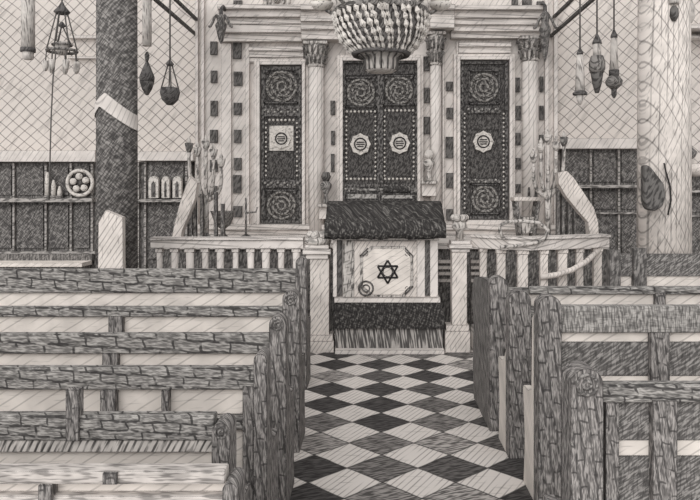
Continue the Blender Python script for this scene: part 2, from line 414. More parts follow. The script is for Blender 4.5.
# ------------------------------------------------------------------ free-standing columns
Yc = 7.9
t = thing('round_column', 'dark veined column rising behind the left pews', 'column', (PX(117,Yc), Yc, 0))
r = 20*Yc/F
obj('shaft', MB().lathe((PX(117,Yc),Yc,0), [(r*1.0,.2),(r*.97,5.1)], 28), M['darkcol'], t)
obj('base', MB().lathe((PX(117,Yc),Yc,0), [(r*1.3,0),(r*1.3,.1),(r*1.1,.16),(r*1.15,.2),(r,.24)], 28), M['stone'], t)
# pale chevron ring on the shaft
q = MB(); cx = PX(117,Yc); n = 28; rows = []
for k in range(n+1):
    a = math.pi + math.pi*k/n                       # front half, left to right
    x = cx + (r*1.02)*math.cos(a); y = Yc + (r*1.02)*math.sin(a); u = (math.cos(a)+1)/2*40+97
    top = 107-(u-97)*.75 if u < 113 else 95+(u-113)*.85
    bot = 118-(u-97)*.95 if u < 107 else 108.5+(u-107)*.75
    rows.append([q.bm.verts.new((x+dx*(x-cx)*.03, y+dx*(y-Yc)*.03, PZ(v, Yc))) for v in (top, bot) for dx in (0,1)])
for k in range(n):
    A, B = rows[k], rows[k+1]
    for i, j in ((0,1),(1,3),(3,2),(2,0)): q.bm.faces.new((A[i], A[j], B[j], B[i]))
q.bm.faces.new((rows[0][0],rows[0][1],rows[0][3],rows[0][2])); q.bm.faces.new((rows[-1][0],rows[-1][1],rows[-1][3],rows[-1][2]))
obj('chevron_band', q, M['stone'], t, label='pale chevron band')
Ys = 7.35
pts = [(PX(x,Ys), PZ(y,Ys)) for x, y in ((99,285),(100,222),(107,210),(124,217),(124,285))]
zb = PZ(285,Ys)
q = MB().prism([(PX(98,Ys),0),(PX(100,Ys),PZ(222,Ys)),(PX(107,Ys),PZ(210,Ys)),(PX(124,Ys),PZ(217,Ys)),(PX(125,Ys),0)], Ys-.04, Ys+.04)
tag(obj('stone_slab', q, M['marble']), 'pale upright stone slab with peaked top in front of the dark column', 'slab')
Yr = 8.3; cx = PX(664,Yr); r = 26*Yr/F
t = thing('round_column', 'broad pale column at right with a dark cord hanging down it', 'column', (cx, Yr, 0))
obj('shaft', MB().lathe((cx,Yr,0), [(r,.25),(r*.94,5.1)], 32), M['column_marble'], t)
obj('base', MB().lathe((cx,Yr,0), [(r*1.25,0),(r*1.25,.12),(r*1.1,.2),(r,.27)], 32), M['stone'], t)
yf = Yr-r-.01
q = MB().tube([at(664,163,yf),at(666,172,yf),at(670,186,yf),at(671,200,yf),at(668,215,yf)], .010, 6)
obj('cord', q, M['ink'], t, label='thin dark curved cord')
# dark bag beside that column
yb_ = Yr-.25
q = MB().prism([(PX(x,yb_), PZ(y,yb_)) for x, y in ((639,165),(645,166),(652,175),(659,184),(661,196),(658,206),(650,211),(642,209),(639,200))], yb_-.16, yb_-.02)
tag(obj('hanging_bag', q, M['inlay'], bevel=.03), 'dark rounded bag hanging against left side of the pale column', 'bag')

# ------------------------------------------------------------------ wooden screens on the side walls
def screen(label, x0, x1, y0, y1, Y, vlines, hlines, panels=True):
    t = thing('wooden_screen', label, 'screen', (PX((x0+x1)/2,Y), Y, 0))
    obj('backing', MB().box(PX(x0,Y), PX(x1,Y), Y, Y+.10, 0, PZ(y0,Y)), M['dark'], t)
    q = MB()
    for x in vlines: q.box(PX(x-1.1,Y), PX(x+1.1,Y), Y-.05, Y, 0, PZ(y0,Y))
    obj('stile', q, M['darkline'], t)
    for i, (a, c) in enumerate(hlines): obj('cross_rail', MB().pbox(x0, x1, a, c, Y, -.2 if i == 0 else -.08, 0), M['darkline'], t)
    xs = [x0]+list(vlines)+[x1]; ys = [y0]+[v for h in hlines for v in h]+[y1]
    for i in range(len(xs)-1):
        for j in range(0, len(ys)-1, 2):
            if xs[i+1]-xs[i] > 8 and ys[j+1]-ys[j] > 10:
                obj('carved_panel', MB().pbox(xs[i]+3, xs[i+1]-3, ys[j]+3, ys[j+1]-3, Y, -.03, 0), M['darkcol'], t)
    return t
YSc = YW-.05
screen('dark panelled wooden screen at far left behind the pews', -60, 97, 163, 262, YSc, (-20,15,47,72,93), ((198,202),(251,254)))
screen('dark wooden screen with small arched openings right of dark column', 137, 192, 162, 262, YSc, (139,146,187), ((199,202),))
screen('dark panelled wooden screen left of the pale column', 562, 640, 149, 265, YSc, (590,618), ((185,188),(212,214)))
screen('dark panelled wooden screen at right edge beyond the pale column', 678, 760, 176, 262, YSc, (684,720), ((190,193),(215,217)))
# three pale arched niches
for (xa, xb, lab) in ((149,159,'leftmost of three small pale arched niches in dark screen'),(162,170,'middle one of three small pale arched niches in dark screen'),(173,182,'rightmost of three small pale arched niches in dark screen')):
    Yn = YSc-.135; t = thing('arched_niche', lab, 'niche', at((xa+xb)/2,198,Yn), 'arched niches in the screen')
    m_ = (xa+xb)/2
    pts = [(xa,198),(xa,180),(xa+1.5,177),(m_,176),(xb-1.5,177),(xb,180),(xb,198)]
    obj('surround', MB().prism([(PX(x,Yn),PZ(y,Yn)) for x,y in pts], Yn-.03, Yn+.05), M['plaque'], t)
    pts = [(xa+3,197),(xa+3,184),(m_,181),(xb-3,184),(xb-3,197)]
    obj('opening', MB().prism([(PX(x,Yn),PZ(y,Yn)) for x,y in pts], Yn-.04, Yn-.02), M['inlay'], t)
# pale wheel ornament and a pair of candle stumps on the left screen ledge
Yn = YSc-.12; c = at(83,183,YSc); c.y = Yn; R = 12.6*Yn/F
t = thing('wheel_ornament', 'pale round flower-wheel ornament on the left screen beside dark column', 'ornament', at(83,198,Yn))
obj('rim', MB().ring(c, R, .03, 'Y'), M['plaque'], t)
for k in range(5):
    a = 2*math.pi*k/5+.4
    obj('petal', MB().lathe(c+Vector((math.cos(a)*R*.52,0,math.sin(a)*R*.52)), [(.01,-.03),(R*.27,-.02),(R*.27,.02),(.01,.03)], 10, 'Y'), M['plaque'], t)
obj('hub', MB().ball(c, R*.2), M['inlay'], t)
for x, h, lab in ((51,172,'tallest pale jagged candle on left screen ledge'),(57,180,'middle pale candle on left screen ledge, shorter'),(63,186,'shortest pale candle on left screen ledge, nearest the wheel')):
    p = at(x,198,YSc); p.y = Yn; p.z += .004; s = Yn/F
    t = thing('candle', lab, 'candle', p, 'candles on the left ledge')
    obj('wax', MB().lathe((p.x,p.y,0), [(2.6*s,p.z),(2.2*s,PZ(h+5,Yn)),(.8*s,PZ(h,Yn))], 10), M['plaque'], t)
    obj('holder', MB().lathe((p.x,p.y,0), [(3.0*s,p.z),(3.0*s,p.z+.04)], 10), M['darkline'], t)
# right edge: dark vessel and pale ring dish
Yn = YSc-.15
c = at(687,153,Yn)
tag(obj('wall_sconce', MB().lathe((c.x,c.y,0), [(.03,PZ(161,Yn)),(.12,PZ(157,Yn)),(.15,PZ(152,Yn)),(.07,PZ(147,Yn)),(.03,PZ(143,Yn))], 14), M['dark']), 'dark bulbous wall lamp at right edge beside the pale column', 'lamp')
c = at(696,169,Yn); q = MB().lathe((c.x,c.y,0), [(.05,c.z-.12),(.16,c.z-.06),(.19,c.z+.06),(.15,c.z+.08),(.10,c.z+.02)], 18)
tag(obj('pale_basin', q, M['marble']), 'pale round basin at right edge below the dark wall lamp', 'basin')

# dark bench along the left screen
def side_bench(label, x0, x1, Y, ytop, ymid):
    t = thing('wall_bench', label, 'bench', (PX((x0+x1)/2,Y), Y, 0))
    obj('bench_back', MB().box(PX(x0,Y), PX(x1,Y), Y+.34, Y+.40, .2, PZ(ytop,Y+.34)), M['dark'], t)
    obj('seat', MB().box(PX(x0,Y), PX(x1,Y), Y, Y+.40, PZ(ymid+4,Y), PZ(ymid,Y)), M['paleboard'], t)
    obj('apron', MB().box(PX(x0,Y)+.02, PX(x1,Y)-.02, Y+.05, Y+.1, .3, PZ(ymid+4,Y)), M['dark'], t)
    for x in (x0+1, x1-5): obj('leg', MB().box(PX(x,Y), PX(x+4,Y), Y+.02, Y+.32, 0, PZ(ymid+4,Y)), M['dark'], t)
side_bench('low dark wall bench with pale seat edge at far left', -60, 82, 9.6, 254, 263)

# ------------------------------------------------------------------ platform in front of the ark, parapets, balustrades
Yp = 9.75; ZP = 1.26
t = thing('stone_platform', 'raised stone platform behind the balustrades carrying candelabra and stands', 'platform', (PX(378,Yp), Yp+.8, 0))
obj('platform_body', MB().box(PX(160,Yp), PX(606,Yp), Yp, YW-.28, 0, ZP-.08), M['dark'], t)
obj('platform_edge', MB().box(PX(158,Yp), PX(608,Yp), Yp-.06, YW-.28, ZP-.08, ZP), M['stone_lined'], t)

def balustrade(label, path, ytop, yrail, n, w=.085, mat='stone', square=False):
    """path: list of (x_px, Y)"""
    P = [Vector((PX(x,Y), Y, 0)) for x, Y in path]
    def along(f):
        L = [0]
        for a, c in zip(P, P[1:]): L.append(L[-1]+(c-a).length)
        d = f*L[-1]
        for i in range(len(P)-1):
            if d <= L[i+1]+1e-6: 
                k = (d-L[i])/(L[i+1]-L[i]); return P[i].lerp(P[i+1], k)
        return P[-1]
    Y0 = path[0][1]; zt, zr = PZ(ytop, Y0), PZ(yrail, Y0)
    mid = along(.5); t = thing('balustrade', label, 'balustrade', (mid.x, mid.y, 0))
    def strip(q, hw, z0, z1):
        L, R = [], []
        for i, p in enumerate(P):
            d = (P[min(i+1,len(P)-1)]-P[max(i-1,0)]).normalized(); nn = Vector((-d.y, d.x, 0))
            L.append(p+nn*hw); R.append(p-nn*hw)
        q.prism([(v.x,v.y) for v in L]+[(v.x,v.y) for v in reversed(R)], z0, z1, 'XY')
    q = MB(); strip(q, .09, zt-.035, zt); strip(q, .065, zr, zt-.035); obj('top_rail', q, M['stone_lined'], t)
    q = MB(); strip(q, .08, 0, .32); obj('plinth', q, M['grey'], t)
    for k in range(n):
        p = along((k+.5)/n); ww = w*(.8+.4*((k*7)%5)/5)
        o = MB(); z0 = .32; h = zr-z0
        o.box(p.x-ww*.5, p.x+ww*.5, p.y-.04, p.y+.04, z0, z0+.08).box(p.x-ww*.5, p.x+ww*.5, p.y-.04, p.y+.04, zr-.05, zr)
        if square: o.box(p.x-ww*.42, p.x+ww*.42, p.y-.03, p.y+.03, z0+.08, zr-.05)
        else: o.lathe((p.x,p.y,0), [(ww*.38,z0+.08),(ww*.52,z0+h*.3),(ww*.36,z0+h*.55),(ww*.42,zr-.05)], 10)
        obj('baluster', o, M[mat], t)
    return t
balustrade('straight pale stone balustrade left of the reading desk', [(152,8.8),(304,8.8)], 237, 248, 10, .11)
bt = balustrade('bowed pale stone balustrade right of the reading desk', [(475,8.8),(490,8.6),(510,8.4),(530,8.35),(552,8.45),(580,8.65),(606,8.8)], 234, 247, 7, .13, 'marble', True)

obj('curved_brace', MB().tube([at(540,277,8.36),at(556,275,8.36),at(572,270,8.42),at(586,262,8.52),at(598,251,8.66)], .035, 8), M['marble'], bt)
obj('handrail_scroll', MB().tube([at(*p,8.26) for p in ((503,238),(500,232),(500,226),(506,222),(522,221),(540,223),(548,230),(545,238),(536,243),(515,246),(500,247))], .022, 8), M['grey'], bt)
def parapet(label, slab, bars, Y):
    xs = [p[0] for p in slab]; t = thing('stair_parapet', label, 'parapet', (PX(sum(xs)/len(xs),Y), Y, ZP))
    obj('sloping_slab', MB().prism([(PX(x,Y), PZ(y,Y)) for x, y in slab], Y-.1, Y+.06), M['marble'], t)
    for x, ya in bars: obj('upright', MB().box(PX(x-1.6,Y), PX(x+1.6,Y), Y+.08, Y+.16, ZP, PZ(ya,Y)), M['dark'], t)
    return t
Yq = 9.83
zq = VY + (H-ZP)*F/Yq
parapet('pale sloping stair parapet left of left candelabrum', [(191,176),(199,183),(197,198),(190,216),(184,230),(182,zq),(173,zq),(176,226),(181,206),(187,188)],
        ((193,200),(200,194),(214,192),(221,204)), Yq)
parapet('pale sloping stair parapet right of right candelabrum', [(556,173),(565,171),(572,178),(592,208),(596,222),(597,zq),(588,zq),(586,222),(578,213),(564,196),(557,184)],
        ((560,188),(565,194),(571,202),(577,212)), Yq)

def candelabrum(label, x, Y, ytop, sp, flip):
    b0 = Vector((PX(x,Y), Y, ZP)); s = Y/F; zt = PZ(ytop,Y); zs = ZP+(zt-ZP)*.48
    t = thing('candelabrum', label, 'candelabrum', b0)
    obj('base', MB().lathe(b0, [(6*s,0),(6*s,.04),(3*s,.1),(2*s,.16)], 14), M['brass'], t)
    obj('stem', MB().tube([b0+Vector((0,0,.12)), Vector((b0.x,Y,zs))], 3.0*s, 10), M['grey'], t)
    for k, (dx, dz) in enumerate(((-1,.95),(-.5,.86),(0,1.0),(.5,.82),(1,.62))):
        dx *= flip
        e = Vector((b0.x+dx*sp*s, Y-.05*abs(dx), zs+(zt-zs)*dz))
        pts = [Vector((b0.x,Y,zs-.05)).lerp(e, f) + Vector((dx*sp*s*.35*math.sin(math.pi*f),0,-.09*math.sin(math.pi*f))) for f in [j/7 for j in range(8)]]
        br = obj('branch', MB().tube(pts, 2.3*s, 8, 1.7*s), M['grey'], t)
        obj('cup', MB().lathe(e, [(1.2*s,-.02),(3.4*s,.05),(4.4*s,.13),(3.0*s,.135)], 12), M['dark'] if k == 0 else M['grey'], br)
        obj('candle_flame_glass', MB().lathe(e, [(1.4*s,.12),(2.0*s,.16),(1.0*s,.20),(.3*s,.22)], 8), M['glass'], br)
candelabrum('left branched candelabrum beside the left stair parapet', 206, 10.13, 150, 16, 1)
candelabrum('right branched candelabrum beside the right stair parapet', 548, 10.13, 144, 15, -1)

# goblet planter, candle stands, small table
Yg = 10.4; p = Vector((PX(223,Yg), Yg, ZP)); s = Yg/F
t = thing('goblet_urn', 'dark footed goblet urn on platform right of left candelabrum', 'urn', p)
zt = PZ(211,Yg)-ZP
obj('foot', MB().lathe(p, [(7*s,0),(7*s,.03),(2.5*s,.09),(2.5*s,zt*.4)], 16), M['brass'], t)
obj('bowl', MB().lathe(p, [(2.5*s,zt*.38),(8*s,zt*.55),(12*s,zt*.95),(12.5*s,zt),(10*s,zt*.97)], 20), M['brass'], t)
Yg = 10.5; p = Vector((PX(246,Yg), Yg, ZP)); s = Yg/F
t = thing('cross_arm_stand', 'slim dark stand with a cross arm below left edge of leftmost door', 'stand', p)
obj('foot', MB().lathe(p, [(6*s,0),(6*s,.04),(1.2*s,.08)], 12), M['metal'], t)
obj('stem', MB().tube([p+Vector((0,0,.05)), p+Vector((0,0,PZ(198,Yg)-ZP))], 1.1*s, 8), M['brass'], t)
obj('arm', MB().tube([p+Vector((0,0,PZ(213,Yg)-ZP)), p+Vector((10*s,0,PZ(212,Yg)-ZP)), p+Vector((11*s,0,PZ(207,Yg)-ZP))], .9*s, 6), M['brass'], t)
Yg = 10.5; p = Vector((PX(526,Yg), Yg, ZP)); s = Yg/F
t = thing('side_table', 'small pale-topped table on platform below the far right column', 'table', p)
zt = PZ(197,Yg)
obj('tabletop', MB().box(p.x-14*s, p.x+14*s, Yg-.15, Yg+.15, zt-.06, zt), M['marble'], t, .01)
for k, (dx, dy) in enumerate(((-11,-.11),(11,-.11),(-11,.11),(11,.11))): obj('leg', MB().tube([(p.x+dx*.55*s, Yg+dy, ZP+.015), (p.x+dx*.8*s, Yg+dy, (ZP+zt)/2), (p.x+dx*s, Yg+dy, zt-.06)], .03, 6), M['brass'], t)
obj('stretcher', MB().box(p.x-7*s, p.x+7*s, Yg-.1, Yg+.1, ZP+.10, ZP+.34), M['grey'], t)
for x, lab in ((529,'left one of two stub candles on the small platform table'),(536,'right one of two stub candles on the small platform table')):
    q = Vector((PX(x,Yg),Yg,zt)); tt = thing('candle', lab, 'candle', q, 'candles on the side table')
    obj('wax', MB().lathe(q, [(.022,.015),(.02,.12),(.006,.15)], 10), M['inlay'], tt); obj('holder', MB().lathe(q, [(.035,0),(.035,.015)], 10), M['brass'], tt)

# wall lamps either side of the double door
for x, y0, y1, lab in ((326,172,205,'dark wall lamp on bracket left of the double door'),(429,150,182,'pale vase-shaped wall lamp right of the double door')):
    Yl = YW-.3; p = at(x,y1,Yl); s = Yl/F; dark = x < 400
    t = thing('wall_lamp', lab, 'lamp', p)
    obj('bracket', MB().box(p.x-8*s, p.x+8*s, Yl-.10, YW-.05, p.z-.03, p.z+.02), M['grey'], t)
    h = PZ(y0,Yl)-p.z
    obj('vase', MB().lathe(p, [(3*s,.02),(3*s,.06),(1.5*s,h*.3),(5*s,h*.5),(6*s,h*.62),(3*s,h*.72)], 14), M['brass'] if dark else M['grey'], t)
    obj('lamp_glass', MB().lathe(p, [(3.2*s,h*.72),(5*s,h*.86),(3*s,h)], 12), M['inlay'] if dark else M['glass'], t)
    obj('wall_block', MB().box(p.x-7*s, p.x+7*s, Yl+.0, YW-.02, PZ(y1+14,Yl), p.z-.03), M['stone'], t)

# ------------------------------------------------------------------ reading desk
Yb = 8.64; s = Yb/F
def BX(x): return PX(x, Yb)
def BZ(y): return PZ(y, Yb)
t = thing('reading_desk', 'pale stone reading desk with a six-pointed star on its front panel', 'desk', (BX(388), Yb+.4, 0))
obj('step', MB().box(BX(335), BX(443), Yb, Yb+.75, 0, BZ(328)), M['step'], t)
obj('step_nosing', MB().box(BX(335.5), BX(443.5), Yb-.12, Yb-.002, 0, .05), M['stone'], t)
obj('plinth', MB().prism([(BX(335),BZ(328)),(BX(444),BZ(328)),(BX(444.5),BZ(318)),(BX(442),BZ(308)),(BX(438),BZ(302)),(BX(336),BZ(302)),(BX(335),BZ(312))], Yb-.04, Yb+.78), M['black'], t, label='dark cloth-like plinth')
obj('ledge', MB().box(BX(334.5), BX(440), Yb-.05, Yb+.77, BZ(302), BZ(297.5)), M['stone'], t)
obj('body', MB().box(BX(335), BX(437), Yb+.04, Yb+.75, BZ(297.5), BZ(240)), M['stone'], t)
for xa, xb in ((337,342),(425,430)): obj('dark_recess_strip', MB().box(BX(xa), BX(xb), Yb+.015, Yb+.05, BZ(296), BZ(240)), M['inlay'], t, label='dark upright strip')
for xa, xb in ((333,337),(343,354),(417,425),(430,438)): obj('pilaster', MB().box(BX(xa), BX(xb), Yb-.01, Yb+.05, BZ(297), BZ(239)), M['grey' if xa in (343,) else 'stone'], t)
obj('front_panel', MB().box(BX(354), BX(417), Yb+.0, Yb+.05, BZ(297), BZ(241)), M['marble'], t)
fp = obj('octagon_frame', MB().prism([(BX(x),BZ(y)) for x,y in ((371,246),(405,246),(413,256),(413,287),(404,297),(372,297),(360,287),(360,256))], Yb-.015, Yb+.01), M['grey'], t)
fi = obj('octagon_field', MB().prism([(BX(x),BZ(y)) for x,y in ((373,248.5),(403,248.5),(410.5,257),(410.5,286),(402,294.5),(374,294.5),(363,286),(363,257))], Yb-.026, Yb-.005), M['paleboard'], t)
c = at(387.6,271.6,Yb); c.y = Yb-.03
q = MB()
for up in (1,-1):
    R = 11.5*s; V = [c+Vector((R*math.sin(2*math.pi*k/3),0,up*R*math.cos(2*math.pi*k/3))) for k in range(3)]
    for k in range(3):
        a, d = V[k], V[(k+1)%3]; q.tube([a, d], .012, 6)
obj('star', q, M['ink'], fi, label='dark outlined six-pointed star')
q = MB().ring(c+Vector((0,0,0)), 4.6*s, .005, 'Y', 20, 5); obj('star_circle', q, M['ink'], fi)
for x, y in ((361,249),(412,249),(412,293)):
    cc = at(x,y,Yb); cc.y = Yb-.02; sx = 1 if x < 388 else -1; sz = -1 if y < 270 else 1
    q = MB()
    for k in (0,1,2): q.tube([cc+Vector((sx*(k*2.8-1)*s,0,sz*7*s)), cc+Vector((sx*3*s,0,sz*3*s))+Vector((sx*k*1.6*s,0,sz*k*1.6*s)), cc+Vector((sx*7*s,0,sz*(k*2.8-1)*s))], .009, 5)
    obj('corner_ornament', q, M['inlay'], t)
cc = at(366,288,Yb); cc.y = Yb-.03
obj('corner_rosette', MB().ring(cc, 7*s, .012, 'Y', 20, 5).ring(cc, 3.5*s, .009, 'Y', 16, 5), M['inlay'], t)
# sloping top
top = MB().prism([(Yb-.05,BZ(240)),(Yb-.05,BZ(236)),(Yb+.55,1.80),(Yb+.77,1.80),(Yb+.77,BZ(240))], BX(333), BX(439), 'YZ')
obj('sloping_top', top, M['stone'], t)
# black cover over the top
Yk = Yb-.10
prof = [(Yk-.03,BZ(238)),(Yk-.045,BZ(233)),(Yk-.045,BZ(228)),(Yk+.0,BZ(224.5)),(Yb+.08,1.585),(Yb+.2,1.65),(Yb+.32,1.72),(Yb+.44,1.79),(Yb+.54,1.842),(Yb+.62,1.842),(Yb+.70,1.842),(Yb+.79,1.842),(Yb+.83,1.80),(Yb+.83,1.62)]
rc = random.Random(3); q = MB(); NX = 26; x0, x1 = BX(325), BX(445); rows = []
for i, (y, z) in enumerate(prof):
    row = []
    for k in range(NX+1):
        f = k/NX; amp = 1 if 2 < i < 8 else 0
        # lumps of the cloth: a rolled mound at left, a squared mound at right
        b = amp*(.045*math.exp(-((f-.13)/.11)**2) + .05*(1/(1+math.exp(-(f-.62)*40)))*(1/(1+math.exp((f-.97)*60))) + .028*math.exp(-((f-.40)/.05)**2) + rc.uniform(-.012,.02))
        fr = .014*math.sin(k*1.9)+.01*math.sin(k*.8+1) if i < 3 else 0
        row.append(q.bm.verts.new((x0+(x1-x0)*f, y+fr, z+b*(.6 if i > 6 else 1) + (rc.uniform(-.012,.012) if i == 0 else 0))))
    rows.append(row)
for a, c in zip(rows, rows[1:]):
    for k in range(NX): f_ = q.bm.faces.new((a[k], a[k+1], c[k+1], c[k])); f_.smooth = True
cl = obj('cloth_cover', q, M['black'])
sm = cl.modifiers.new('thickness', 'SOLIDIFY'); sm.thickness = .012; sm.offset = 1
tag(cl, 'black rumpled cloth cover draped over sloping top of the reading desk', 'cloth')
def book(label, x, y, w, h, d, Y, tilt=0, mat='black'):
    p = at(x, y, Y); ss = Y/F; p.z = max(p.z, 1.866)
    t = thing('book', label, 'book', p, 'books on the reading desk')
    W, Hh = w*ss, h*ss
    obj('book_cover', MB().box(p.x-W/2, p.x+W/2, Y, Y+d, p.z, p.z+.022).box(p.x-W/2, p.x+W/2, Y, Y+d, p.z+Hh-.022, p.z+Hh).box(p.x-W/2, p.x-W/2+.02, Y, Y+d, p.z+.022, p.z+Hh-.022), M[mat], t)
    obj('pages', MB().box(p.x-W/2+.02, p.x+W/2-.02, Y+.01, Y+d-.01, p.z+.022, p.z+Hh-.022), M['bead'], t)
book('left dark book lying flat on the black cloth', 362, 203, 32, 8, .19, Yb+.58)
book('right dark book lying flat on the black cloth', 397, 203, 34, 7, .19, Yb+.58)
book('dark book stacked on top of the left book on the desk', 366, 192.2, 22, 5.5, .16, Yb+.59)
p0 = at(388,192,Yb+.70); 
t = thing('rolled_scroll', 'dark rolled scroll lying across right book on the desk', 'scroll', p0-Vector((0,0,.0)))
obj('roll', MB().lathe(at(397,189.6,Yb+.67), [(.045,-.18),(.05,-.16),(.05,.16),(.045,.18)], 14, 'X'), M['black'], t)
for sx in (-1,1): obj('handle', MB().lathe(at(397,189.6,Yb+.67), [(.018,sx*.18),(.018,sx*.24),(.03,sx*.245),(.02,sx*.27)], 10, 'X'), M['bead'], t)

# flanking marble posts
def gatepost(label, cap, shaft, base, ys, lumpy):
    x0, x1 = shaft; Yd = Yb+.0; w = (x1-x0)*s/2; cx = BX((x0+x1)/2); yc = Yb+w
    t = thing('gate_post', label, 'post', (cx, yc, 0)); ct, cb, bt = ys
    bw = (base[1]-base[0])*s/2; bc = BX((base[0]+base[1])/2)
    obj('base', MB().box(bc-bw, bc+bw, Yb-.03, Yb+2*w+.03, 0, BZ(bt+6)).box(bc-bw*.92, bc+bw*.92, Yb-.015, Yb+2*w+.015, BZ(bt+6), BZ(bt)), M['marble'], t)
    obj('shaft', MB().box(cx-w, cx+w, Yb, Yb+2*w, BZ(bt), BZ(cb)), M['marble'], t)
    cw = (cap[1]-cap[0])*s/2; cc = BX((cap[0]+cap[1])/2)
    zc0, zc1 = BZ(cb), BZ(ct)
    q = MB().box(cc-cw*.8, cc+cw*.8, yc-cw*.8, yc+cw*.8, zc0, zc0+(zc1-zc0)*.35).box(cc-cw, cc+cw, yc-cw, yc+cw, zc0+(zc1-zc0)*.35, zc0+(zc1-zc0)*.7).box(cc-cw*.85, cc+cw*.85, yc-cw*.85, yc+cw*.85, zc0+(zc1-zc0)*.7, zc1)
    obj('cap', q, M['stone_lined'], t, .008)
    q = MB()
    if lumpy:
        q.lathe((cc,yc,zc1), [(cw*.9,0),(cw*1.0,.05),(cw*.75,.10),(cw*.4,.13)], 16)
        for k in range(7):
            a = 2*math.pi*k/7; q.ball((cc+math.cos(a)*cw*.55, yc+math.sin(a)*cw*.55, zc1+.11), cw*.34)
    else:
        q.lathe((cc,yc,zc1), [(cw*.35,0),(cw*.35,.12),(cw*.7,.16),(cw*.5,.26)], 14)
        for k in range(6):
            a = 2*math.pi*k/6; q.ball((cc+math.cos(a)*cw*.5, yc+math.sin(a)*cw*.5, zc1+.28), cw*.34)
    obj('finial', q, M['grey'], t)
gatepost('left marble gate post with lumpy carved finial beside reading desk', (303,331), (310,329), (305,334), (245,259,335), True)
gatepost('right marble gate post with flower-like finial beside reading desk', (449,472), (452,467), (445,470), (241,252,325), False)
for lab, xa, xb, Ya in (('slatted stone infill between reading desk and right gate post', 438.5, 452, Yb+.88),('slatted stone infill between right gate post and bowed balustrade', 471, 487, Yb+.42)):
    t = thing('slatted_panel', lab, 'panel', (PX((xa+xb)/2,Ya), Ya+.05, 0))
    obj('backing', MB().box(PX(xa,Ya), PX(xb,Ya), Ya+.03, Ya+.07, 0, PZ(258,Ya)), M['dark'], t)
    for y in (260,266,272,279): obj('slat', MB().pbox(xa, xb, y, y+3.4, Ya, 0, .03), M['stone'], t)

# ------------------------------------------------------------------ pews
def pew(label, group, Y, side, end, xend_far, ytop, segs, posts=(), ends_top=0, mats=None, depth=.40, full_side=None, xref=None, scroll=True, side_mat='post', side_top=None):
    """side -1: pew left of the aisle, 1: right. end=(xa,xb) px of the aisle post; segs: list of (kind, px)"""
    mats = mats or {}; M = pm(Y)
    xa, xb = end
    xin = PX(xa, Y) if side < 0 else PX(xb, Y)
    xout = xend_far
    z = PZ(ytop, Y); X0, X1 = min(xin, xout), max(xin, xout)
    t = thing('pew', label, 'pew', ((X0+X1)/2, Y+.2, 0), group)
    k = Y/F
    for kind, hpx in segs:
        z1 = max(z - hpx*k, .10)
        if z1 >= z: break
        if kind == 'rail':
            obj('back_rail', MB().box(X0, X1, Y, Y+.07, z1, z), M[mats.get('rail','rail')], t, .008)
        elif kind == 'hatch':
            obj('back_moulding', MB().box(X0, X1, Y+.01, Y+.06, z1, z), M['hatch'], t)
        elif kind == 'pale':
            obj('back_board', MB().box(X0, X1, Y+.035, Y+.06, z1, z), M['paleboard'], t, label='pale board')
        elif kind == 'dark':
            obj('back_panel', MB().box(X0, X1, Y+.03, Y+.06, z1, z), M['panel'], t)
        z = z1
    if z > .13: obj('lower_panel', MB().box(X0, X1, Y+.03, Y+.06, .10, z), M['panel'], t)
    for (pa, pb, ya, yb) in posts:
        obj('back_post', MB().box(PX(pa,Y), PX(pb,Y), Y-.012, Y+.034, max(PZ(yb,Y),.05), PZ(ya,Y)), M['post'], t)
    obj('seat', MB().box(X0, X1, Y+.06, Y+depth, .44, .48), M['seat'], t, .006)
    obj('foot_rail', MB().box(X0, X1, Y+.03, Y+.09, .0, .10), M['post'], t)
    # aisle post with rounded top
    pa, pb = PX(xa, Y), PX(xb, Y); w = (pb-pa)/2; cx = (pa+pb)/2; zt = PZ(ends_top or ytop, Y)
    pts = [(pa, 0), (pb, 0)] + [(cx+w*math.cos(math.pi*j/12), zt-w+w*math.sin(math.pi*j/12)) for j in range(13)]
    ep = obj('end_post', MB().prism(pts, Y-.04, Y+.09), M['post'], t)
    if scroll:
        c = Vector((cx, Y-.042, zt-w))
        obj('scroll', MB().ring(c, w*.62, w*.12, 'Y', 20, 5).ring(c, w*.25, w*.12, 'Y', 14, 5), M['panel'], ep)
    # side board: runs forward from the post, curved down to an arm
    sa, sb = (pb-.05, pb) if side < 0 else (pa, pa+.05)
    if full_side:
        prof = [(Y+.09,.0),(Y+.09,zt-.05)] + [(Y+.09+full_side*f, zt-.05-.10*f*f) for f in (.3,.6,.85)] + [(Y+.09+full_side,zt-.3),(Y+.09+full_side*.86,.75),(Y+.09+full_side*.92,.35),(Y+.09+full_side*.85,0)]
    else:
        prof = [(Y+.09,0)] + ([(Y+.09,side_top),(Y+.14,side_top-.03)] if side_top else [(Y+.09,.78)]) + [(Y+.16,.70),(Y+.26,.665),(Y+depth,.66),(Y+depth+.02,.63),(Y+depth,.58),(Y+depth-.04,.3),(Y+depth,0)]
    obj('side_board', MB().prism(prof, sa, sb, 'YZ'), M[side_mat], t)
    # far end board, outside the frame
    obj('side_board', MB().box(xout-.025, xout+.025, Y+.0, Y+depth, 0, .8), M['post'], t)
    return t
LG, RG = 'pews left of the aisle', 'pews right of the aisle'
pew('left pew farthest from the viewer, just before the balustrade', LG, 7.04, -1, (296,307), -5.0, 269, [('rail',24),('pale',14)], [], 257, scroll=False)
pew('second farthest left pew, with one short dark post under thin rail', LG, 5.37, -1, (283,300), -3.9, 307, [('rail',10),('pale',17),('rail',8)], [(109,123,316,334)], 290)
pew('third farthest left pew, with scrolled end post taller than its neighbours', LG, 4.38, -1, (270,287), -3.3, 334, [('rail',20),('pale',14),('rail',8)], [(103,118,353,367)], 315)
